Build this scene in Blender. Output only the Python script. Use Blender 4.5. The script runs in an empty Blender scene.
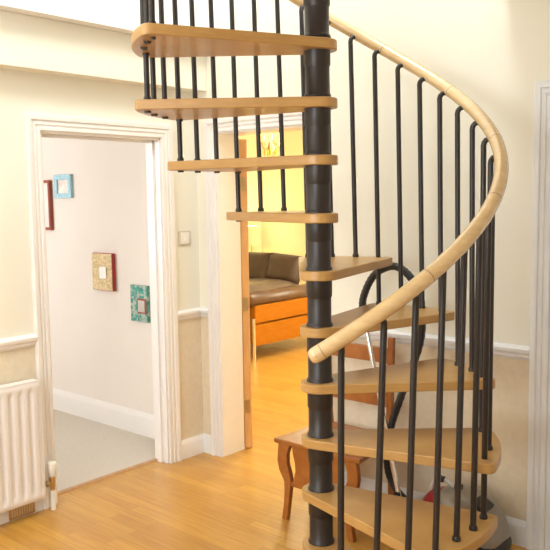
import bpy, bmesh, math, random
from mathutils import Vector, Matrix, Quaternion
random.seed(7)
sc = bpy.context.scene
COL = sc.collection
PI = math.pi

# ------------------------------------------------------------------ materials
def new_mat(name):
    m = bpy.data.materials.new(name); m.use_nodes = True
    nt = m.node_tree; nt.nodes.clear()
    out = nt.nodes.new('ShaderNodeOutputMaterial'); b = nt.nodes.new('ShaderNodeBsdfPrincipled')
    nt.links.new(b.outputs[0], out.inputs[0])
    return m, nt, b

def coords(nt, scale=(1, 1, 1)):
    tc = nt.nodes.new('ShaderNodeTexCoord'); mp = nt.nodes.new('ShaderNodeMapping')
    mp.inputs['Scale'].default_value = scale
    nt.links.new(tc.outputs['Object'], mp.inputs[0])
    return mp.outputs[0]

def noise(nt, vec, scale, detail=3, rough=.55):
    n = nt.nodes.new('ShaderNodeTexNoise'); n.inputs['Scale'].default_value = scale
    n.inputs['Detail'].default_value = detail; n.inputs['Roughness'].default_value = rough
    nt.links.new(vec, n.inputs['Vector']); return n.outputs['Fac']

def ramp(nt, fac, stops):
    r = nt.nodes.new('ShaderNodeValToRGB'); nt.links.new(fac, r.inputs[0])
    e = r.color_ramp.elements
    while len(e) < len(stops): e.new(.5)
    for k, (p, c) in enumerate(stops):
        e[k].position = p; e[k].color = (*c, 1)
    return r.outputs[0]

def bump(nt, b, h, strength=.2, dist=.002):
    n = nt.nodes.new('ShaderNodeBump'); n.inputs['Strength'].default_value = strength
    n.inputs['Distance'].default_value = dist
    nt.links.new(h, n.inputs['Height']); nt.links.new(n.outputs[0], b.inputs['Normal'])

def mixrgb(nt, fac, a, b, mode='MIX'):
    m = nt.nodes.new('ShaderNodeMix'); m.data_type = 'RGBA'; m.blend_type = mode
    for s, v in ((m.inputs[0], fac), (m.inputs[6], a), (m.inputs[7], b)):
        if isinstance(v, (int, float)): s.default_value = v
        elif isinstance(v, tuple): s.default_value = (*v, 1) if len(v) == 3 else v
        else: nt.links.new(v, s)
    return m.outputs[2]

def simple(name, c, rough=.5, metal=0., var=.06, nscale=14, bstr=0., bscale=200, coat=0., spec=None):
    m, nt, b = new_mat(name)
    v = coords(nt)
    lo = tuple(x * (1 - var) for x in c); hi = tuple(min(1, x * (1 + var)) for x in c)
    nt.links.new(ramp(nt, noise(nt, v, nscale), [(.3, lo), (.7, hi)]), b.inputs['Base Color'])
    b.inputs['Roughness'].default_value = rough; b.inputs['Metallic'].default_value = metal
    b.inputs['Coat Weight'].default_value = coat
    if spec is not None: b.inputs['Specular IOR Level'].default_value = spec
    if bstr: bump(nt, b, noise(nt, v, bscale, 2), bstr)
    return m

def wood(name, c1, c2, scale=(2, 30, 30), rough=.35, coat=.2):
    m, nt, b = new_mat(name)
    v = coords(nt, scale)
    n1 = noise(nt, v, 1.6, 5, .6)
    nt.links.new(ramp(nt, n1, [(.3, c1), (.7, c2)]), b.inputs['Base Color'])
    b.inputs['Roughness'].default_value = rough; b.inputs['Coat Weight'].default_value = coat
    b.inputs['Coat Roughness'].default_value = .2
    bump(nt, b, n1, .05)
    return m

def floor_mat():
    m, nt, b = new_mat('oak_laminate')
    v = coords(nt)
    br = nt.nodes.new('ShaderNodeTexBrick'); nt.links.new(v, br.inputs['Vector'])
    br.offset = .37; br.offset_frequency = 2
    br.inputs['Scale'].default_value = 1.0
    br.inputs['Brick Width'].default_value = .62; br.inputs['Row Height'].default_value = .066
    br.inputs['Mortar Size'].default_value = .0012; br.inputs['Mortar Smooth'].default_value = .3
    br.inputs['Bias'].default_value = 0.
    br.inputs['Color1'].default_value = (.60, .315, .056, 1); br.inputs['Color2'].default_value = (.505, .25, .040, 1)
    br.inputs['Mortar'].default_value = (.42, .205, .04, 1)
    g = noise(nt, coords(nt, (2.2, 46, 1)), 1.5, 6, .62)
    gr = ramp(nt, g, [(.28, (.78, .72, .66)), (.6, (1, 1, 1)), (.85, (1.0, 1.0, 1.0))])
    nt.links.new(mixrgb(nt, 1., br.outputs['Color'], gr, 'MULTIPLY'), b.inputs['Base Color'])
    b.inputs['Roughness'].default_value = .3
    b.inputs['Coat Weight'].default_value = .12; b.inputs['Coat Roughness'].default_value = .18
    bump(nt, b, br.outputs['Fac'], .15, -.001)
    return m

def wall_mat(name, up, lo, zsplit):
    """painted plaster above the dado rail, embossed wallpaper in a deeper cream below it"""
    m, nt, b = new_mat(name)
    v = coords(nt)
    sep = nt.nodes.new('ShaderNodeSeparateXYZ'); nt.links.new(v, sep.inputs[0])
    lt = nt.nodes.new('ShaderNodeMath'); lt.operation = 'LESS_THAN'; lt.inputs[1].default_value = zsplit
    nt.links.new(sep.outputs[2], lt.inputs[0])
    n = noise(nt, v, 26, 4, .6)
    lov = ramp(nt, n, [(.35, tuple(x * .93 for x in lo)), (.65, lo)])
    nu = noise(nt, v, 3, 2)
    upv = ramp(nt, nu, [(.3, tuple(x * .985 for x in up)), (.7, up)])
    nt.links.new(mixrgb(nt, lt.outputs[0], upv, lov), b.inputs['Base Color'])
    b.inputs['Roughness'].default_value = .75
    mul = nt.nodes.new('ShaderNodeMath'); mul.operation = 'MULTIPLY'
    nt.links.new(n, mul.inputs[0]); nt.links.new(lt.outputs[0], mul.inputs[1])
    bump(nt, b, mul.outputs[0], .35, .004)
    return m

def emit(name, c, s):
    m, nt, b = new_mat(name)
    b.inputs['Base Color'].default_value = (*c, 1)
    b.inputs['Emission Color'].default_value = (*c, 1); b.inputs['Emission Strength'].default_value = s
    return m

M = {}
M['floor'] = floor_mat()
M['wall'] = wall_mat('cream_wall', (.86, .82, .69), (.80, .69, .51), .90)
M['plain_white'] = simple('white_ceiling_paint', (.88, .86, .82), .8, var=.01)
M['peach'] = simple('pale_peach_paint', (.84, .77, .70), .8, var=.015, nscale=3)
M['yellow'] = simple('warm_living_room_paint', (.86, .82, .55), .8, var=.02, nscale=3)
M['gloss'] = simple('white_gloss_paint', (.86, .82, .78), .35, var=.01, coat=.15)
M['greyglos'] = simple('cool_white_gloss_paint', (.80, .80, .79), .35, var=.01, coat=.15)
M['carpet'] = simple('pale_carpet', (.60, .53, .44), .95, var=.12, nscale=180, bstr=.6, bscale=500)
M['strip'] = wood('oak_threshold_strip', (.42, .21, .08), (.55, .30, .12), (2, 20, 20), .4)
M['tread'] = wood('beech_tread', (.47, .255, .075), (.55, .32, .105), (5, 5, 40), .36, .1)
M['rail'] = wood('beech_handrail', (.66, .45, .21), (.77, .55, .28), (9, 9, 30), .2, .8)
M['steel'] = simple('charcoal_painted_steel', (.027, .020, .017), .38, .05, var=.08)
M['jointline'] = simple('dark_joint', (.30, .17, .07), .5)
M['doorwood'] = wood('honey_door_edge', (.62, .30, .09), (.74, .40, .14), (20, 20, 3), .4)
M['brass'] = simple('worn_brass', (.55, .38, .18), .35, .9)
M['chairwood'] = wood('antique_pine', (.30, .088, .013), (.42, .145, .027), (9, 9, 9), .32, .35)
M['panelwood'] = wood('orange_ply', (.33, .105, .002), (.39, .13, .004), (2, 6, 20), .6, 0.)
M['panelwood'].node_tree.nodes['Principled BSDF'].inputs['Specular IOR Level'].default_value = .12
M['leather'] = simple('brown_leather', (.055, .028, .019), .38, var=.2, nscale=9, bstr=.15, bscale=120)
M['leather2'] = simple('brown_leather_worn', (.10, .05, .026), .33, var=.2, nscale=9, bstr=.15, bscale=120)
M['leather3'] = simple('taupe_leather_seat', (.11, .075, .055), .3, var=.15, nscale=9, bstr=.15, bscale=120)
M['chrome'] = simple('chrome', (.8, .8, .8), .15, 1., var=.02)
M['black'] = simple('black_rubber', (.022, .022, .022), .45)
M['silver'] = simple('silver_plastic', (.30, .27, .225), .3, .3, var=.04)
M['greyplast'] = simple('pale_grey_plastic', (.58, .55, .50), .35, var=.03)
M['red'] = simple('red_plastic', (.33, .02, .025), .3)
M['smoke'] = simple('smoked_window', (.10, .09, .08), .12)
M['rad'] = simple('radiator_enamel', (.83, .78, .74), .35, var=.01, coat=.2)
M['plastic'] = simple('white_plastic', (.84, .79, .70), .4, var=.01)
M['steelplate'] = simple('brushed_plate', (.62, .58, .50), .35, .6)
M['mirror'] = simple('mirror_glass', (.85, .85, .85), .05, 1., var=.0)
M['red_frame'] = simple('red_brown_frame', (.33, .07, .04), .5)
M['print'] = simple('white_print', (.85, .80, .76), .6, var=.02)
M['blue_frame'] = simple('pale_blue_frame', (.38, .64, .74), .45, var=.15, nscale=60)
M['pale_print'] = simple('peach_white_print', (.80, .72, .66), .5, var=.25, nscale=12)
M['red_edge'] = simple('crimson_edge', (.42, .04, .04), .5)
M['lampglow'] = emit('lamp_glow', (1., .66, .16), 1.6)
M['amber'] = simple('amber_glass', (.75, .50, .08), .15, var=.2)
M['shade'] = emit('lampshade_glow', (.85, .60, .28), .3)

def mosaic(name, cols, scale):
    m, nt, b = new_mat(name)
    v = coords(nt)
    vo = nt.nodes.new('ShaderNodeTexVoronoi'); vo.inputs['Scale'].default_value = scale
    nt.links.new(v, vo.inputs['Vector'])
    sp = nt.nodes.new('ShaderNodeSeparateColor'); nt.links.new(vo.outputs['Color'], sp.inputs[0])
    n = len(cols)
    nt.links.new(ramp(nt, sp.outputs[0], [(k / n, c) for k, c in enumerate(cols)]), b.inputs['Base Color'])
    b.inputs['Roughness'].default_value = .35
    return m
M['gold_mosaic'] = mosaic('gold_mosaic', [(.58, .38, .15), (.74, .55, .27), (.46, .42, .22), (.80, .60, .34)], 70)
M['teal_mosaic'] = mosaic('teal_mosaic', [(.03, .27, .21), (.06, .36, .28), (.02, .22, .19), (.42, .50, .42)], 48)

# ------------------------------------------------------------------ mesh builder
class MB:
    def __init__(s): s.v = []; s.f = []; s.m = []
    def quadstrip(s, rings, closed=True, cap=True, mi=0):
        n = len(rings[0]); b = len(s.v)
        for r in rings: s.v += [tuple(p) for p in r]
        for a in range(len(rings) - 1):
            for i in range(n if closed else n - 1):
                j = (i + 1) % n
                s.f.append((b + a * n + i, b + a * n + j, b + (a + 1) * n + j, b + (a + 1) * n + i)); s.m.append(mi)
        if cap and closed:
            s.f.append(tuple(b + i for i in reversed(range(n)))); s.m.append(mi)
            e = b + (len(rings) - 1) * n
            s.f.append(tuple(e + i for i in range(n))); s.m.append(mi)
    def box(s, x0, x1, y0, y1, z0, z1, mi=0):
        s.quadstrip([[(x0, y0, z), (x1, y0, z), (x1, y1, z), (x0, y1, z)] for z in (z0, z1)], mi=mi)
    def obox(s, c, ax, ay, az, hx, hy, hz, mi=0):
        c = Vector(c); ax = Vector(ax).normalized(); ay = Vector(ay).normalized(); az = Vector(az).normalized()
        s.quadstrip([[c + ax * sx * hx + ay * sy * hy + az * k * hz for sx, sy in ((-1, -1), (1, -1), (1, 1), (-1, 1))] for k in (-1, 1)], mi=mi)
    def tube(s, pts, r, n=12, mi=0, cap=True, squash=None):
        pts = [Vector(p) for p in pts]
        rr = r if isinstance(r, (list, tuple)) else [r] * len(pts)
        t0 = (pts[1] - pts[0]).normalized()
        up = Vector((0, 0, 1)) if abs(t0.z) < .9 else Vector((1, 0, 0))
        nx = t0.cross(up).normalized(); rings = []; prev = t0
        for k, p in enumerate(pts):
            if k == 0: t = t0
            elif k == len(pts) - 1: t = (pts[k] - pts[k - 1]).normalized()
            else: t = ((pts[k + 1] - p).normalized() + (p - pts[k - 1]).normalized()).normalized()
            q = prev.rotation_difference(t); nx = q @ nx; prev = t
            ny = t.cross(nx)
            rings.append([p + nx * math.cos(2 * PI * i / n) * rr[k] + ny * math.sin(2 * PI * i / n) * rr[k] for i in range(n)])
        s.quadstrip(rings, cap=cap, mi=mi)
    def lathe(s, prof, n=32, o=(0, 0, 0), mi=0):
        s.quadstrip([[(o[0] + r * math.cos(2 * PI * i / n), o[1] + r * math.sin(2 * PI * i / n), o[2] + z) for i in range(n)] for r, z in prof], mi=mi)
    def prism(s, poly, fa, fb, mi=0):
        """poly: list of 2-D points; fa / fb map a point to the two end positions"""
        s.quadstrip([[fa(p) for p in poly], [fb(p) for p in poly]], mi=mi)
    def build(s, name, mats, parent=None, smooth=None, bevel=0, segs=2, subsurf=0):
        me = bpy.data.meshes.new(name); me.from_pydata(s.v, [], s.f)
        mats = mats if isinstance(mats, (list, tuple)) else [mats]
        for m in mats: me.materials.append(M[m])
        for p, i in zip(me.polygons, s.m): p.material_index = i
        bm = bmesh.new(); bm.from_mesh(me); bmesh.ops.recalc_face_normals(bm, faces=bm.faces)
        bm.to_mesh(me); bm.free()
        if smooth:
            for p in me.polygons: p.use_smooth = True
            me.set_sharp_from_angle(angle=math.radians(smooth))
        o = bpy.data.objects.new(name, me); COL.objects.link(o)
        if parent: o.parent = parent
        if bevel:
            b = o.modifiers.new('Bevel', 'BEVEL'); b.width = bevel; b.segments = segs; b.limit_method = 'ANGLE'; b.angle_limit = math.radians(40)
            if not smooth:
                for p in me.polygons: p.use_smooth = True
                me.set_sharp_from_angle(angle=math.radians(35))
                b.harden_normals = True
        if subsurf:
            b = o.modifiers.new('Subdivision', 'SUBSURF'); b.levels = subsurf; b.render_levels = subsurf
        return o

def tag(o, label=None, cat=None, group=None, kind=None):
    if label: o['label'] = label
    if cat: o['category'] = cat
    if group: o['group'] = group
    if kind: o['kind'] = kind
    return o

def empty(name, loc=(0, 0, 0), rz=0):
    o = bpy.data.objects.new(name, None); COL.objects.link(o); o.location = loc; o.rotation_euler = (0, 0, rz)
    o.empty_display_size = .1; return o

def struct(o, label, cat): return tag(o, label, cat, kind='structure')

def spline(pts, n=8):
    P = [Vector(p) for p in pts]; P = [P[0] * 2 - P[1]] + P + [P[-1] * 2 - P[-2]]; out = []
    for k in range(1, len(P) - 2):
        for j in range(n):
            t = j / n; a, b, c, d = P[k - 1:k + 3]
            out.append(.5 * ((2 * b) + (c - a) * t + (2 * a - 5 * b + 4 * c - d) * t * t + (3 * b - a - 3 * c + d) * t ** 3))
    out.append(P[-2]); return out

# ------------------------------------------------------------------ dimensions (metres; corner of hall at origin)
CEIL = 2.585; TOP = 4.9
HX, HY = 5.2, -5.2                      # hall extents
D1A, D1B, D1H = -1.125, -.30, 2.028      # door in left wall
D2A, D2B, D2H = .177, .95, 2.065        # door in back wall
D3A, D3B, D3H = 2.29, 3.05, 2.07        # closed door at far right
WB = .19                                # back wall thickness
PX, PY = 1.7164, -.9559                 # stair pole
WX0, WX1, WY0 = .19, 2.05, -2.6        # stairwell opening in the ceiling

# ------------------------------------------------------------------ shell
b = MB(); b.box(-.115, HX, HY, 4.6, -.1, 0); b.box(-3.6, -.115, .0, 4.6, -.1, 0)
struct(b.build('floor', 'floor'), 'honey oak laminate floor running from hall into living room', 'floor')
b = MB(); b.box(-3.2, -.115, -2.6, .0, -.1, .004)
struct(b.build('floor_side_room', 'carpet'), 'pale beige carpet beyond the left doorway', 'floor')

b = MB()
b.box(-.12, 0, HY, D1A, 0, CEIL); b.box(-.12, 0, D1B, 0.0, 0, CEIL); b.box(-.12, 0, D1A, D1B, D1H, CEIL)
struct(b.build('wall_left', 'wall'), 'cream wall with radiator, white doorway and dado rail', 'wall')
b = MB()
b.box(0.0, D2A, 0, WB, 0, CEIL); b.box(D2A, D2B, 0, WB, D2H, CEIL)
b.box(D2B, HX, 0, WB, 0, CEIL)
b.box(WX0 - .1, WX1 + .1, 0, WB, CEIL, TOP)
struct(b.build('wall_back', 'wall'), 'tall cream wall behind the spiral staircase', 'wall')
b = MB(); b.box(HX, HX + .12, HY, WB, 0, CEIL)
struct(b.build('wall_right', 'wall'), 'cream side wall of the hall behind the viewer', 'wall')
b = MB()
W0, W1, WZ0, WZ1 = 1.2, 3.6, .9, 2.3
b.box(-.12, W0, HY - .12, HY, 0, CEIL); b.box(W1, HX + .12, HY - .12, HY, 0, CEIL)
b.box(W0, W1, HY - .12, HY, 0, WZ0); b.box(W0, W1, HY - .12, HY, WZ1, CEIL)
struct(b.build('wall_front', 'wall'), 'cream window wall of the hall behind the viewer', 'wall')
w = empty('window_1', ((W0 + W1) / 2, HY - .06, WZ0)); struct(w, 'white framed hall window behind the viewer', 'window')
b = MB(); hw = (W1 - W0) / 2; hh = WZ1 - WZ0
for x0, x1, z0, z1 in ((-hw, hw, 0, .06), (-hw, hw, hh - .06, hh), (-hw, -hw + .06, .06, hh - .06), (hw - .06, hw, .06, hh - .06), (-.03, .03, .06, hh - .06)):
    b.box(x0, x1, -.03, .03, z0, z1)
b.build('window_frame', 'gloss', w)

b = MB()                                 # ceiling with the stairwell opening
b.box(-.12, HX, HY, WY0, CEIL, CEIL + .22); b.box(-.12, WX0, WY0, 0, CEIL, CEIL + .22); b.box(WX1, HX, WY0, 0, CEIL, CEIL + .22)
struct(b.build('ceiling', 'plain_white'), 'white hall ceiling with opening for the stairs', 'ceiling')
b = MB()
b.box(WX0 - .1, WX0, WY0, 0, CEIL + .22, TOP); b.box(WX1, WX1 + .1, WY0, 0, CEIL + .22, TOP)
b.box(WX0 - .1, WX1 + .1, WY0 - .1, WY0, CEIL + .22, TOP)
struct(b.build('wall_stairwell', 'plain_white'), 'white walls of the stairwell above the ceiling', 'wall')
b = MB(); b.box(WX0 - .1, WX1 + .1, WY0 - .1, WB, TOP, TOP + .1)
struct(b.build('ceiling_stairwell', 'plain_white'), 'white ceiling at the top of the stairwell', 'ceiling')
b = MB(); b.box(0, .105, HY, 0, 2.324, CEIL)
struct(b.build('trim_1', 'wall', bevel=.004), 'cream boxed beam along the top of the left wall', 'beam')

# side room beyond the left doorway
b = MB(); b.box(-3.2, -.12, -.03, .0, 0, CEIL)
struct(b.build('wall_side_room', 'peach'), 'pale peach wall hung with four small pictures', 'wall')
b = MB(); b.box(-3.3, -3.2, -2.7, 0, 0, CEIL); b.box(-3.2, -.12, -2.7, -2.6, 0, CEIL)
struct(b.build('wall_side_room_far', 'peach'), 'plain pale walls of the room beyond the left doorway', 'wall')
b = MB(); b.box(-3.3, -.12, -2.7, 0, CEIL, CEIL + .1)
struct(b.build('ceiling_side_room', 'plain_white'), 'white ceiling of the room beyond the left doorway', 'ceiling')

# living room beyond the back doorway
b = MB(); b.box(-3.7, -3.6, 0, 4.7, 0, CEIL); b.box(-3.6, 2.3, 4.6, 4.7, 0, CEIL); b.box(2.2, 2.3, WB, 4.6, 0, CEIL); b.box(-3.6, -.0, .1, WB, 0, CEIL)
struct(b.build('wall_living_room', 'yellow'), 'lamp-lit yellow walls of the living room', 'wall')
b = MB(); b.box(-3.7, 2.3, .1, 4.7, CEIL, CEIL + .1)
struct(b.build('ceiling_living_room', 'plain_white'), 'white ceiling of the living room', 'ceiling')

# ------------------------------------------------------------------ joinery
ARCH = [(0, 0), (0, .012), (.004, .016), (.018, .016), (.022, .011), (.028, .011), (.032, .018), (.042, .018), (.046, .013), (.052, .013), (.056, .022), (.068, .026), (.080, .026), (.083, .022), (.083, 0)]
def arch(bld, to3, a, c, H, prof=ARCH):
    rows = []
    for u, v in prof:
        rows.append([to3(a - u, 0, v), to3(a - u, H + u, v), to3(c + u, H + u, v), to3(c + u, 0, v)])
    bld.quadstrip(rows, closed=False, cap=False)
    for e in (0, 3):                       # close the feet
        i0 = len(bld.v) - 4 * len(rows)
        bld.f.append(tuple(i0 + 4 * k + e for k in range(len(rows)))); bld.m.append(0)

d1 = struct(empty('door_1', (0, (D1A + D1B) / 2, 0)), 'white doorway opening in the left wall', 'doorway')
cy = (D1A + D1B) / 2
b = MB(); arch(b, lambda t, z, v: (v, t - cy, z), D1A, D1B, D1H); b.build('architrave', 'gloss', d1, smooth=30)
b = MB(); h2 = (D1B - D1A) / 2
b.box(-.125, .002, -h2 - .001, -h2 + .012, 0, D1H); b.box(-.125, .002, h2 - .012, h2 + .001, 0, D1H); b.box(-.125, .002, -h2, h2, D1H - .012, D1H + .001)
b.box(-.085, -.045, -h2 + .012, -h2 + .026, 0, D1H - .012); b.box(-.085, -.045, h2 - .026, h2 - .012, 0, D1H - .012); b.box(-.085, -.045, -h2 + .012, h2 - .012, D1H - .026, D1H - .012)
b.build('jamb_lining', 'gloss', d1, bevel=.002)
b = MB(); b.prism([(-.135, 0.003), (-.125, .010), (-.10, .010), (-.09, 0.0)], lambda p: (p[0], -h2 + .012, p[1]), lambda p: (p[0], h2 - .012, p[1]))
b.build('threshold_strip', 'strip', d1)

d2 = struct(empty('door_2', ((D2A + D2B) / 2, 0, 0)), 'white doorway with open honey wood door into the living room', 'door')
cx = (D2A + D2B) / 2; hw2 = (D2B - D2A) / 2
b = MB(); arch(b, lambda t, z, v: (t - cx, -v, z), D2A, D2B, D2H); b.build('architrave', 'gloss', d2, smooth=30)
b = MB()
b.box(-hw2 - .001, -hw2 + .010, -.002, WB + .004, 0, D2H); b.box(hw2 - .010, hw2 + .001, -.002, WB + .004, 0, D2H); b.box(-hw2, hw2, -.002, WB + .004, D2H - .010, D2H + .001)
b.build('jamb_lining', 'gloss', d2, bevel=.002)
th = math.radians(140); dv = Vector((-.725, .689, 0)); nv = Vector((.689, .725, 0))
o0 = Vector((.180 - cx, .203, 0))
b = MB(); c = o0 + dv * .375 + nv * .025 + Vector((0, 0, 1.02)); b.obox(c, dv, nv, (0, 0, 1), .375, .024, 1.015)
leaf = b.build('door_leaf', 'doorwood', d2, bevel=.003)
for z in (.29, .97, 1.75):
    b = MB(); c = o0 + nv * .020 - dv * .001 + Vector((0, 0, z)); b.obox(c, dv, nv, (0, 0, 1), .003, .017, .045)
    b.tube([o0 + nv * .0 - dv * .004 + Vector((0, 0, z - .045)), o0 - dv * .004 + Vector((0, 0, z + .045))], .007, 10)
    b.build('hinge', 'brass', leaf)

d3 = struct(empty('door_3', ((D3A + D3B) / 2, 0, 0)), 'closed white door with fluted frame at far right', 'door')
cx3 = (D3A + D3B) / 2; hw3 = (D3B - D3A) / 2
b = MB(); arch(b, lambda t, z, v: (t - cx3, -v, z), D3A, D3B, D3H); b.build('architrave', 'greyglos', d3, smooth=30)
b = MB(); b.box(-hw3, hw3, -.006, .0, 0.004, D3H)
for x0, x1 in ((-hw3 + .1, -.04), (.04, hw3 - .1)):
    for z0, z1 in ((.2, .85), (1.0, 1.9)): b.box(x0, x1, -.012, -.005, z0, z1)
b.build('door_leaf', 'greyglos', d3, bevel=.002)

BB = [(0, 0), (.018, 0), (.018, .09), (.014, .105), (.008, .115), (.006, .122), (0, .122)]
DADO = [(0, -.034), (.006, -.034), (.010, -.026), (.016, -.022), (.018, -.010), (.024, -.004), (.028, .006), (.028, .018), (.022, .024), (.016, .030), (0, .032)]
ZD = .929
b = MB()
for y0, y1 in ((HY, D1A - .083), (D1B + .083, 0)): b.prism(BB, lambda p: (p[0], y0, p[1]), lambda p: (p[0], y1, p[1]))
struct(b.build('baseboard_left', 'gloss', smooth=30), 'white skirting along the left wall', 'skirting')
b = MB()
for x0, x1 in ((0, D2A - .083), (D2B + .083, D3A - .083), (D3B + .083, HX)): b.prism(BB, lambda p: (x0, -p[0], p[1]), lambda p: (x1, -p[0], p[1]))
struct(b.build('baseboard_back', 'greyglos', smooth=30), 'white skirting along the back wall', 'skirting')
b = MB()
for y0, y1 in ((HY, D1A - .083), (D1B + .083, 0)): b.prism(DADO, lambda p: (p[0], y0, ZD + p[1]), lambda p: (p[0], y1, ZD + p[1]))
struct(b.build('trim_2', 'gloss', smooth=30), 'white dado rail along the left wall', 'dado rail')
b = MB()
for x0, x1 in ((0, D2A - .083), (D2B + .083, D3A - .083), (D3B + .083, HX)): b.prism(DADO, lambda p: (x0, -p[0], ZD + p[1]), lambda p: (x1, -p[0], ZD + p[1]))
struct(b.build('trim_3', 'greyglos', smooth=30), 'white dado rail along the back wall', 'dado rail')
b = MB(); b.prism([(p[0], p[1] * 1.38) for p in BB], lambda p: (-3.2, -.03 - p[0], p[1]), lambda p: (-.125, -.03 - p[0], p[1]))
struct(b.build('baseboard_side_room', 'gloss', smooth=30), 'white skirting of the room beyond the left doorway', 'skirting')
b = MB(); b.prism(BB, lambda p: (-3.6, 4.6 - p[0], p[1]), lambda p: (2.2, 4.6 - p[0], p[1])); b.prism(BB, lambda p: (-3.6 + p[0], WB, p[1]), lambda p: (-3.6 + p[0], 4.6, p[1]))
struct(b.build('baseboard_living_room', 'gloss', smooth=30), 'white skirting of the living room', 'skirting')

# ------------------------------------------------------------------ spiral staircase
RISE = .2280; S = .17398; T0 = 3.3529; RB = .6694; RR = .701
NK = 12
st = tag(empty('spiral_staircase', (PX, PY, 0)), 'spiral staircase of beech treads on a charcoal steel pole with curved handrail', 'staircase')
def ang(i): return T0 - i * S
def rail_z(i): return 3.035 - i * RISE / 3
# pole
b = MB(); b.tube([(0, 0, 0), (0, 0, TOP - .6)], .040, 24)
pole = b.build('pole', 'steel', st, smooth=40)
b = MB(); b.lathe([(.11, 0), (.11, .012), (.06, .020), (.055, .020)], 40); b.build('base_plate', 'steel', pole, smooth=40)
def spacer_mesh(h):
    b = MB()
    b.lathe([(.0485, 0), (.0545, 0), (.0545, .006), (.051, .012), (.0485, .016), (.0485, h - .075), (.0485, h - .074), (.0525, h - .066), (.0525, h)], 36)
    return b
for k in range(0, NK + 1):
    z0 = k * RISE if k else .016
    z1 = (k + 1) * RISE - .039 if k < NK else z0 + .9
    o = spacer_mesh(z1 - z0).build('spacer', 'steel', pole, smooth=40); o.location = (0, 0, z0)
# treads: wedge with a round hub end and an arc at the wide end
def tread_poly():
    RO = .716; ha = 1.5 * S + math.radians(4.2); rh = .079; pts = []
    ha_e = ha
    c1 = Vector((RO * math.cos(ha_e), RO * math.sin(ha_e)))
    # tangent from the outer corner to the hub circle
    d = c1.length; al = math.acos(rh / d); phi = ha_e + al
    tp = Vector((rh * math.cos(phi), rh * math.sin(phi)))
    side = (c1 - tp)
    rc = .030
    p1 = c1 - side.normalized() * rc
    a2 = ha_e - rc / RO
    c2 = Vector((RO * math.cos(a2), RO * math.sin(a2)))
    upper = [tp, p1]
    for t in (.25, .5, .75): upper.append((1 - t) ** 2 * p1 + 2 * t * (1 - t) * c1 + t * t * c2)
    arc = [Vector((RO * math.cos(a), RO * math.sin(a))) for a in [a2 - (2 * a2) * j / 16 for j in range(17)]]
    lower = [Vector((p.x, -p.y)) for p in reversed(upper)]
    hub = [Vector((rh * math.cos(a), rh * math.sin(a))) for a in [-phi - (2 * PI - 2 * phi) * j / 18 for j in range(1, 18)]]
    return upper + arc + lower + hub
TP = tread_poly()
def tread_z(k): return k * RISE - (0, .006, .012)[min(2, max(0, k - 8))]
b = MB(); b.prism(TP, lambda p: (p.x, p.y, -.039), lambda p: (p.x, p.y, 0))
tread0 = b.build('tread', 'tread', st, bevel=.005, segs=3)
for k in range(1, NK + 1):
    o = tread0
    if k > 1:
        o = tread0.copy(); COL.objects.link(o); o.parent = st
    o.location = (0, 0, tread_z(k)); o.rotation_euler = (0, 0, ang(25.5 - 3 * k + (.4 if k >= 10 else .06 if k == 6 else 0)))
# balusters
for i in range(-12, 25):
    k = (24 - i) // 3 if (24 - i) % 3 == 0 else (24 - i) // 3 + 1
    # an edge baluster (multiple of three) runs through the upper tread and lands on the lower one
    z0 = k * RISE if k > 0 else 0.0
    if k > NK: continue
    i0 = i; lean = .08 if i == 24 else .17 + .12 * min(1, max(0, (i - 17) / 4))
    if i <= -6: i = i + .4
    a = ang(i); ca, sa = math.cos(a), math.sin(a)
    z0 = tread_z(k) if k > 0 else 0.0
    zt = rail_z(i) - .014
    zb = z0 - (.046 if k > 0 else 0)
    pts = []
    for r, di, z in ((RB, 0, zb), (RB, 0, z0 + .02), (RB, -lean, zt - .045), (RB, -lean - .01, zt - .026), (RB + .002, -lean + .005, zt - .014), (RB + .008, -lean * .7, zt - .004), (RB + .018, -lean * .3, zt), (RR, .04, zt)):
        pts.append((r * math.cos(ang(i + di)), r * math.sin(ang(i + di)), z))
    b = MB(); b.tube(pts, .0112, 12)
    bal = b.build('baluster', 'steel', st, smooth=40)
    b = MB(); b.lathe([(.012, 0), (.0152, 0), (.0152, .010), (.013, .016), (.0112, .016)], 16, (RB * ca, RB * sa, z0)); b.build('collar', 'steel', bal, smooth=40)
    if k > 0 and i0 != -6:
        b = MB(); b.lathe([(.002, -.008), (.012, -.008), (.014, -.004), (.014, 0)], 16, (RB * ca, RB * sa, z0 - .039)); b.build('bolt_cap', 'steel', bal, smooth=40)
    if (24 - i0) % 3 == 0 and k < NK:
        b = MB(); b.lathe([(.011, -.009), (.0145, -.009), (.0145, 0)], 16, (RB * ca, RB * sa, tread_z(k + 1) - .039)); b.build('collar', 'steel', bal, smooth=40)
# handrail
IE = 24.60
N = 260
hp = []
for j in range(N + 1):
    i = IE - (IE + 11.5) * j / N
    hp.append((RR * math.cos(ang(i)), RR * math.sin(ang(i)), rail_z(i)))
b = MB(); b.tube(hp, .0265, 20); rail = b.build('handrail', 'rail', st, smooth=50)
def rail_disc(i0, i1, r, name, mat):
    pts = []
    for j in range(4):
        i = i0 + (i1 - i0) * j / 3
        pts.append((RR * math.cos(ang(i)), RR * math.sin(ang(i)), rail_z(i)))
    b = MB(); b.tube(pts, r, 20); return b.build(name, mat, rail, smooth=50)
for i in (-3, 0, 3, 6, 9.1, 12.15, 15.3, 18.3, 21.5): rail_disc(i - .012, i + .012, .0268, 'joint', 'jointline')
rail_disc(24.43, 24.45, .0268, 'joint', 'jointline')
rail_disc(IE, IE + .15, [.0265, .0258, .0235, .0165], 'end_cap', 'rail')

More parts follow.
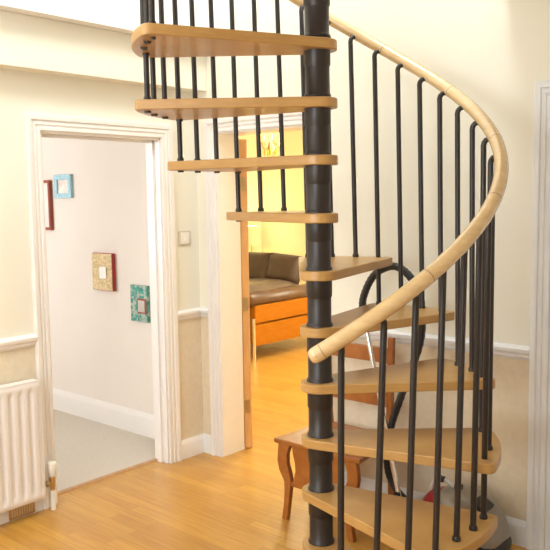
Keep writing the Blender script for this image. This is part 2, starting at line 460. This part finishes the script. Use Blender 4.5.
# ------------------------------------------------------------------ radiator
YR = -1.237; YL = -2.30; RX = .092
rd = tag(empty('radiator', (0, (YR + YL) / 2, .09)), 'white ribbed panel radiator on the cream wall under the dado rail', 'radiator')
yc = (YR + YL) / 2
b = MB(); rows = []
zs = [0, .012, .03, .045, .055, .065, .32, .57, .58, .59, .605, .62, .634]
ny = int((YR - YL) / .0055)
for z in zs:
    row = []
    if z < .03 or z > .605: e = 0
    elif z < .065: e = (z - .03) / .035
    elif z > .57: e = (.605 - z) / .035
    else: e = 1
    e = math.sin(e * PI / 2)
    for j in range(ny + 1):
        y = YL + (YR - YL) * j / ny
        d = min(y - YL, YR - y); f = min(1, d / .02)
        rib = .5 - .5 * math.cos(2 * PI * (YR - .012 - y) / .0555)
        rib = min(1, max(0, (rib - .2) / .5))
        ed = 0
        if d < .008 or z < .01 or z > .63: ed = -.006
        row.append((RX + ed - .010 * e * (1 - rib) * f, y - yc, z))
    rows.append(row)
b.quadstrip(rows, closed=False, cap=False)
b.build('front_panel', 'rad', rd, smooth=60)
b = MB(); b.box(.03, RX - .012, YL - yc + .004, YR - yc - .004, .004, .630); b.build('back_panel', 'rad', rd, bevel=.004)
b = MB(); b.box(.028, RX - .004, YL - yc + .01, YR - yc - .01, .632, .640)
for j in range(40):
    y = YL - yc + .03 + j * (YR - YL - .06) / 39; b.box(.036, RX - .012, y, y + .012, .640, .642)
b.build('top_grille', 'rad', rd)
b = MB(); b.tube([(.06, YR - yc - .02, .06), (.06, YR - yc + .025, .06)], .011, 12); b.tube([(.06, YR - yc + .02, .06), (.06, YR - yc + .04, .06)], .016, 6)
b.tube([(.06, -1.178 - yc, .02), (.06, -1.178 - yc, .095)], [.013, .016], 14)
v = b.build('valve', 'brass', rd, smooth=40)
b = MB(); b.lathe([(.016, .095), (.021, .105), (.023, .13), (.026, .165), (.024, .172), (.010, .175)], 20, (.06, -1.178 - yc, 0)); b.build('valve_head', 'plastic', v, smooth=40)
b = MB(); b.tube([(.06, -1.178 - yc, -.09), (.06, -1.178 - yc, .02)], .014, 12); b.build('pipe', 'plastic', rd, smooth=40)
av = tag(empty('air_vent', (.019, -1.343, .0)), 'small tan vent plate on the skirting under the radiator', 'vent')
b = MB(); b.box(0, .006, -.075, .075, .006, .074); b.build('plate', 'brass', av, bevel=.002)
b = MB()
for j in range(9): b.box(.005, .008, -.062 + j * .0145, -.055 + j * .0145, .016, .064)
b.build('grille', 'steelplate', av)

# ------------------------------------------------------------------ light switch
sw = tag(empty('light_switch', (0, -.126, 1.416)), 'white light switch on the cream wall between the two doorways', 'light switch')
b = MB(); b.box(.0005, .009, -.048, .048, -.045, .045); b.build('plate', 'steelplate', sw, bevel=.003)
b = MB(); b.box(.008, .012, -.036, .036, -.036, .036); b.build('insert', 'plastic', sw, bevel=.002)
b = MB(); b.prism([(.011, -.018), (.017, -.018), (.012, .018), (.011, .018)], lambda p: (p[0], -.010, p[1]), lambda p: (p[0], .010, p[1])); b.build('rocker', 'gloss', sw)

# ------------------------------------------------------------------ pictures in the side room
YW = -.03
def picture(name, label, xc, zc, w, h, depth, fw, mf, mside, mc, cw=None, ch=None, cox=0, coz=0, border=None):
    p = tag(empty(name, (xc, YW, zc)), label, 'picture', 'small pictures on the side room wall')
    b = MB()
    if cw is None:                                # a plain frame round its print
        for x0, x1, z0, z1 in ((-w / 2, w / 2, h / 2 - fw, h / 2), (-w / 2, w / 2, -h / 2, -h / 2 + fw), (-w / 2, -w / 2 + fw, -h / 2 + fw, h / 2 - fw), (w / 2 - fw, w / 2, -h / 2 + fw, h / 2 - fw)):
            b.box(x0, x1, -depth, -.001, z0, z1)
        b.build('frame', mf, p, bevel=.002)
        b = MB(); b.box(-w / 2 + fw, w / 2 - fw, -depth * .55, -.001, -h / 2 + fw, h / 2 - fw); b.build('print', mc, p)
    else:
        b.box(-w / 2, w / 2, -depth, -.001, -h / 2, h / 2); b.build('backing', mside, p, bevel=.002)
        b = MB(); b.box(-w / 2 + .003, w / 2 - .003, -depth - .004, -depth + .001, -h / 2 + .003, h / 2 - .003); b.build('face', mf, p)
        if border:
            b = MB(); b.box(cox - cw / 2 - .012, cox + cw / 2 + .012, -depth - .010, -depth - .003, coz - ch / 2 - .012, coz + ch / 2 + .012); b.build('mirror_surround', border, p, bevel=.002)
        b = MB(); b.box(cox - cw / 2, cox + cw / 2, -depth - .013, -depth - .003, coz - ch / 2, coz + ch / 2); b.build('mirror', mc, p)
    return p
picture('framed_picture', 'tall white picture in red-brown frame partly hidden by the door jamb', -1.745, 1.628, .30, .385, .03, .022, 'red_frame', 'red_frame', 'print')
picture('framed_picture', 'small pale blue framed picture beside the red-brown framed one', -1.425, 1.768, .215, .175, .025, .036, 'blue_frame', 'blue_frame', 'pale_print')
picture('mosaic_mirror', 'golden mosaic mirror with a red edge on pale wall', -.955, 1.146, .235, .27, .03, 0, 'gold_mosaic', 'red_edge', 'mirror', .075, .085, .02, -.005)
picture('mosaic_mirror', 'teal mosaic mirror nearest the right door jamb', -.560, .945, .185, .255, .02, 0, 'teal_mosaic', 'teal_mosaic', 'mirror', .07, .08, .035, -.015, 'red_frame')

# ------------------------------------------------------------------ wooden chair
ch = tag(empty('wooden_chair', (1.31, -.29, 0)), 'reddish pine chair with curved legs standing behind the stair pole', 'chair')
def L(x, y, z): return (x - 1.31, y + .29, z)
b = MB(); b.prism([(1.055, -.50), (1.595, -.50), (1.545, -.07), (1.085, -.07)], lambda p: L(p[0], p[1], .402), lambda p: L(p[0], p[1], .426))
b.build('seat', 'chairwood', ch, bevel=.006, segs=3)
def plank_leg(x, y, sgn, front=True):
    # outline (u across, z up), cut from a plank: knee at the top, waist, slim ankle
    out = [(-.046, .402), (-.052, .36), (-.056, .31), (-.045, .26), (-.012, .205), (-.010, .16), (-.016, .08), (-.030, 0), (.004, 0), (.016, .08), (.026, .15), (.034, .205), (.026, .25), (.008, .30), (.008, .35), (.030, .402)]
    b = MB(); b.prism(out, lambda p: L(x + sgn * p[0], y - .015, p[1]), lambda p: L(x + sgn * p[0], y + .015, p[1]))
    return b.build('leg', 'chairwood', ch, bevel=.004)
plank_leg(1.125, -.475, 1); plank_leg(1.520, -.475, -1)
for x, s in ((1.125, 1), (1.515, -1)):
    b = MB(); b.tube([L(x, -.10, 0), L(x, -.10, .22), L(x, -.10, .402)], [.017, .021, .024], 10); b.build('leg', 'chairwood', ch, smooth=40)
b = MB(); b.prism([(1.152, .402), (1.473, .402), (1.468, .36), (1.455, .31), (1.452, .27), (1.468, .21), (1.157, .21), (1.173, .27), (1.170, .31), (1.157, .36)], lambda p: L(p[0] + (.010), -.482, p[1]), lambda p: L(p[0] + .010, -.462, p[1]))
b.build('front_splat', 'chairwood', ch, bevel=.003)
b = MB(); b.box(*[1.13 - 1.31, 1.515 - 1.31], -.484 + .29, -.456 + .29, .185, .212); b.build('stretcher', 'chairwood', ch, bevel=.003)
b = MB(); b.box(1.10 - 1.31, 1.51 - 1.31, -.115 + .29, -.085 + .29, .35, .402); b.build('rear_apron', 'chairwood', ch, bevel=.003)
for x0, x1 in ((1.115, 1.085), (1.497, 1.523)):
    b = MB(); b.obox(Vector(L((x0 + x1) / 2, -.10, .683)), (1, 0, 0), (0, 1, 0), Vector((x1 - x0, -.02, .53)), .017, .012, .262)
    b.build('stile', 'chairwood', ch, bevel=.003)
for z0, z1 in ((.805, .885), (.575, .655)):
    b = MB(); b.box(1.10 - 1.31, 1.50 - 1.31, -.112 + .29, -.094 + .29, z0, z1); b.build('back_rail', 'chairwood', ch, bevel=.004)

# ------------------------------------------------------------------ vacuum cleaner
vc = tag(empty('vacuum_cleaner', (1.99, -.22, 0)), 'grey and red cylinder vacuum cleaner on the floor behind the stairs', 'vacuum cleaner')
def V(x, y, z): return (x - 1.99, y + .22, z)
secs = [(1.868, .070, .10, .225), (1.875, .095, .07, .262), (1.90, .120, .04, .292), (1.95, .135, .032, .305), (2.01, .140, .03, .302), (2.07, .138, .03, .282), (2.11, .130, .03, .255), (2.145, .118, .03, .215), (2.168, .10, .04, .17), (2.182, .075, .05, .13), (2.187, .045, .07, .105)]
def shell(secs, e=2.6, n=28, x_off=0):
    rings = []
    for x, hw, z0, z1 in secs:
        r = []
        for i in range(n):
            t = 2 * PI * i / n; c, s = math.cos(t), math.sin(t)
            r.append(V(x, -.22 + math.copysign(abs(c) ** (2 / e), c) * hw, (z0 + z1) / 2 + math.copysign(abs(s) ** (2 / e), s) * (z1 - z0) / 2))
        rings.append(r)
    b = MB(); b.quadstrip(rings); return b
shell(secs).build('body', 'silver', vc, smooth=50)
shell([(1.795, .05, .13, .20), (1.803, .07, .10, .235), (1.83, .09, .09, .262), (1.88, .095, .085, .275)]).build('hose_port', 'red', vc, smooth=50)
shell([(1.885, .11, .022, .05), (1.93, .143, .018, .075), (2.07, .146, .018, .085), (2.13, .134, .02, .12), (2.165, .115, .022, .115), (2.187, .088, .026, .100), (2.195, .055, .035, .08)]).build('bumper', 'black', vc, smooth=50)
for y in (-.375, -.085):
    b = MB(); b.tube([V(2.09, y - .012, .062), V(2.09, y + .012, .062)], .062, 28); w_ = b.build('wheel', 'black', vc, smooth=40, bevel=.004)
    b = MB(); b.tube([V(2.09, y - .015, .062), V(2.09, y + .015, .062)], .032, 20); b.build('hub_cap', 'greyplast', w_, smooth=40)
b = MB(); b.tube([V(1.88, -.22, .022 + .0), V(1.90, -.22, .022)], .022, 16); b.build('castor', 'black', vc, smooth=40)
b = MB(); b.tube(spline([V(1.825, -.24, .255), V(1.842, -.24, .305), V(1.872, -.24, .328), V(1.915, -.24, .320), V(1.965, -.24, .296)], 6), .011, 12); b.build('carry_handle', 'greyplast', vc, smooth=40)
for x, z in ((1.885, .330), (1.975, .312)):
    b = MB(); b.obox(V(x, -.25, z), (1, 0, -.1), (0, 1, 0), (.1, 0, 1), .016, .016, .012); b.build('pedal', 'black', vc, bevel=.004)
b = MB(); b.obox(V(2.105, -.27, .268), (1, 0, -.55), (0, 1, 0), (.55, 0, 1), .036, .05, .012); b.build('rear_grip', 'black', vc, bevel=.005)
b = MB(); b.obox(V(2.00, -.358, .20), (1, 0, 0), (0, 1, .12), (0, -.12, 1), .05, .006, .045); b.build('dust_window', 'smoke', vc, bevel=.006)
YH = -.20
hose_pts = [V(1.81, -.22, .165), V(1.75, -.21, .13), V(1.69, -.20, .14), V(1.60, -.19, .19), V(1.555, YH, .31), V(1.573, YH, .50), V(1.655, YH, .73), V(1.742, YH, .97), V(1.742, YH, 1.165), V(1.69, YH, 1.265), V(1.595, YH, 1.318), V(1.48, YH, 1.27), V(1.412, YH, 1.15), V(1.412, YH, 1.05), V(1.43, YH - .01, .985)]
b = MB(); pts = spline(hose_pts, 12)
b.tube(pts, [.0185 + (.0014 if j % 2 else -.0006) for j in range(len(pts))], 14); b.build('hose', 'black', vc, smooth=40)
b = MB(); b.tube([V(1.440, -.212, .99), V(1.645, -.232, .17)], .0125, 16); wd = b.build('wand', 'chrome', vc, smooth=40)
b = MB(); b.tube([V(1.532, -.222, .585), V(1.546, -.222, .535)], .016, 16); b.build('wand_lock', 'black', wd, smooth=40)
b = MB(); b.tube([V(1.630, -.232, .20), V(1.655, -.234, .11), V(1.66, -.236, .05)], [.019, .019, .024], 14); b.obox(V(1.665, -.25, .025), (1, 0, 0), (0, 1, 0), (0, 0, 1), .13, .04, .022); b.build('floor_head', 'black', vc, smooth=40, bevel=.005)

# ------------------------------------------------------------------ living room
sf = tag(empty('leather_sofa', (-2.4, 2.85, 0)), 'brown leather sofa in an orange plywood frame in the living room', 'sofa')
def Q(x, y, z): return (x + 2.4, y - 2.85, z)
def fbox(name, mat, x0, x1, y0, y1, z0, z1, bev=.01, parent=None, sub=0):
    b = MB(); p = Q(x0, y0, z0); r = Q(x1, y1, z1); b.box(p[0], r[0], p[1], r[1], p[2], r[2]); return b.build(name, mat, parent or sf, bevel=bev, segs=3)
fbox('side_panel', 'panelwood', -1.61, -1.57, 2.23, 3.55, .40, .575, .004)
fbox('side_panel', 'panelwood', -1.61, -1.57, 2.23, 3.55, .165, .38, .004)
fbox('frame', 'panelwood', -3.3, -1.62, 2.28, 3.52, .17, .56, .006)
for x in (-1.60, -3.27):
    for y in (2.215, 3.54):
        b = MB(); b.tube([Q(x + .02, y, 0), Q(x + .02, y, .45)], .016, 12); b.build('leg', 'chrome', sf, smooth=40)
def pillow(name, c, ax, ay, az, hx, hy, hz, mat):
    b = MB(); n = 9; ax = Vector(ax).normalized(); ay = Vector(ay).normalized(); az = Vector(az).normalized(); c = Vector(c)
    top = []; rings = []
    for sgn in (-1, 1):
        for k in range(n):
            r = []
            for j in range(n):
                u, w_ = 2 * j / (n - 1) - 1, 2 * k / (n - 1) - 1
                hgt = (max(0, 1 - u ** 4) * max(0, 1 - w_ ** 4)) ** .45
                r.append(c + ax * u * hx + ay * w_ * hy + az * sgn * hz * (.25 + .75 * hgt))
            rings.append(r)
    b.quadstrip(rings[:n], closed=False, cap=False); b.quadstrip(rings[n:], closed=False, cap=False)
    m = n * n
    edge = [j for j in range(n)] + [k * n + n - 1 for k in range(1, n)] + [(n - 1) * n + j for j in range(n - 2, -1, -1)] + [k * n for k in range(n - 2, 0, -1)]
    for a in range(len(edge)):
        e0, e1 = edge[a], edge[(a + 1) % len(edge)]; b.f.append((e0, e1, m + e1, m + e0)); b.m.append(0)
    return b.build(name, mat, sf, smooth=60)
b = MB(); b.tube([Q(-1.66, 2.19, .63), Q(-1.66, 2.22, .63), Q(-1.66, 3.5, .63), Q(-1.66, 3.53, .63)], [.055, .082, .082, .055], 18); b.build('armrest', 'leather2', sf, smooth=50)
b = MB(); b.tube([Q(-3.22, 2.20, .66), Q(-3.22, 2.23, .66), Q(-3.22, 3.5, .66), Q(-3.22, 3.53, .66)], [.06, .095, .095, .06], 18); b.build('armrest', 'leather2', sf, smooth=50)
pillow('seat_cushion', Q(-2.06, 2.70, .665), (1, 0, 0), (0, 1, 0), (0, 0, 1), .31, .46, .10, 'leather3')
pillow('seat_cushion', Q(-2.74, 2.70, .665), (1, 0, 0), (0, 1, 0), (0, 0, 1), .36, .46, .10, 'leather3')
pillow('back_cushion', Q(-2.02, 3.22, .85), (1, 0, -.06), (.06, .35, 1), (0, -1, .35), .24, .17, .075, 'leather')
pillow('back_cushion', Q(-2.73, 3.30, .83), (1, 0, 0), (0, .3, 1), (0, -1, .3), .44, .19, .085, 'leather')

cl = tag(empty('chandelier', (-.906, 1.75, 2.12)), 'amber glass chandelier hanging from the living room ceiling', 'chandelier')
b = MB(); b.tube([(0, 0, -.02), (0, 0, CEIL - 2.12)], .006, 8); b.lathe([(.002, -.06), (.02, -.05), (.03, -.02), (.02, .02), (.006, .04)], 16); b.lathe([(.05, CEIL - 2.12 - .02), (.05, CEIL - 2.12)], 20); b.build('stem', 'brass', cl, smooth=40)
for j in range(5):
    a = 2 * PI * j / 5 + .3; c_, s_ = math.cos(a), math.sin(a)
    b = MB(); b.tube(spline([(.01 * c_, .01 * s_, 0), (.04 * c_, .04 * s_, -.035), (.075 * c_, .075 * s_, -.01), (.08 * c_, .08 * s_, .03)], 5), .005, 8); arm = b.build('arm', 'brass', cl, smooth=40)
    b = MB(); b.lathe([(.008, .03), (.022, .04), (.028, .07), (.024, .10), (.010, .115)], 14, (.08 * c_, .08 * s_, 0)); b.build('glass_shade', 'lampglow', arm, smooth=50)
    b = MB(); b.lathe([(.001, -.075), (.013, -.055), (.010, -.03), (.002, -.01)], 10, (.055 * c_, .055 * s_, -.02)); b.build('glass_drop', 'amber', arm, smooth=50)

fl = tag(empty('floor_lamp', (-3.36, 4.12, 0)), 'pale shaded floor lamp behind the brown sofa by the door edge', 'lamp')
b = MB(); b.lathe([(.13, 0), (.13, .015), (.02, .03)], 24); b.build('base', 'brass', fl, smooth=40)
b = MB(); b.tube([(0, 0, .02), (0, 0, 1.1)], .010, 10); b.build('pole', 'brass', fl, smooth=40)
b = MB(); b.quadstrip([[(r * math.cos(2 * PI * i / 28), r * math.sin(2 * PI * i / 28), z) for i in range(28)] for r, z in ((.13, 1.04), (.09, 1.29))], cap=False); b.build('lamp_shade', 'shade', fl, smooth=40)

# ------------------------------------------------------------------ lights
def area(name, loc, target, sx, sy, power, color):
    l = bpy.data.lights.new(name, 'AREA'); l.shape = 'RECTANGLE'; l.size = sx; l.size_y = sy; l.energy = power; l.color = color
    o = bpy.data.objects.new(name, l); COL.objects.link(o); o.location = loc
    o.rotation_euler = (Vector(target) - Vector(loc)).to_track_quat('-Z', 'Y').to_euler(); return o
def point(name, loc, power, color, r=.1):
    l = bpy.data.lights.new(name, 'POINT'); l.energy = power; l.color = color; l.shadow_soft_size = r
    o = bpy.data.objects.new(name, l); COL.objects.link(o); o.location = loc; return o
area('skylight_daylight', (1.70, -1.15, 4.70), (.25, -1.15, 2.3), 1.5, 1.1, 72, (.92, .97, 1))
area('hall_window_daylight', ((W0 + W1) / 2, HY + .02, (WZ0 + WZ1) / 2), ((W0 + W1) / 2, 0, (WZ0 + WZ1) / 2), 2.3, 1.35, 70, (.90, .96, 1))
l = bpy.data.lights.new('hall_ceiling_fill', 'SPOT'); l.energy = 170; l.color = (.93, .97, 1); l.spot_size = math.radians(140); l.spot_blend = .6; l.shadow_soft_size = .15  # added out-of-frame fill spot aimed up to brighten the ceiling; no lamp stands here
o = bpy.data.objects.new('hall_ceiling_fill', l); COL.objects.link(o); o.location = (1.0, -3.0, 1.75); o.rotation_euler = (PI, 0, 0)
area('side_room_daylight', (-2.2, -2.55, 1.6), (-1.6, 0, 1.2), 1.6, 1.3, 56, (.95, .97, 1))
point('chandelier_light', (-.5, 2.2, 2.05), 95, (1, .91, .68), .12)
point('floor_lamp_light', (-3.3, 4.12, 1.2), 20, (1, .86, .58), .08)
area('living_room_daylight', (.6, 4.55, 1.5), (-.4, 2.0, .3), 1.6, 1.5, 140, (1, .95, .72))

w = bpy.data.worlds.new('World'); sc.world = w; w.use_nodes = True
bg = w.node_tree.nodes['Background']; bg.inputs[0].default_value = (.92, .96, 1, 1); bg.inputs[1].default_value = .3

# ------------------------------------------------------------------ camera
cam = bpy.data.cameras.new('Camera'); co = bpy.data.objects.new('Camera', cam); COL.objects.link(co)
yaw, pitch, roll = .71763, .10051, -.01485
fw = Vector((-math.sin(yaw) * math.cos(pitch), math.cos(yaw) * math.cos(pitch), -math.sin(pitch)))
r_ = Vector((math.cos(yaw), math.sin(yaw), 0)); u_ = r_.cross(fw)
R_ = r_ * math.cos(roll) + u_ * math.sin(roll); U_ = -r_ * math.sin(roll) + u_ * math.cos(roll)
co.matrix_world = Matrix(((R_.x, U_.x, -fw.x, 3.6076), (R_.y, U_.y, -fw.y, -3.3928), (R_.z, U_.z, -fw.z, 1.66), (0, 0, 0, 1)))
cam.sensor_width = 36; cam.lens = 766.686 / 550 * 36; cam.clip_start = .05
sc.camera = co
sc.view_settings.view_transform = 'Standard'; sc.view_settings.look = 'None'
sc.view_settings.gamma = 1; sc.view_settings.use_curve_mapping = False
sc.view_settings.exposure = 0.3
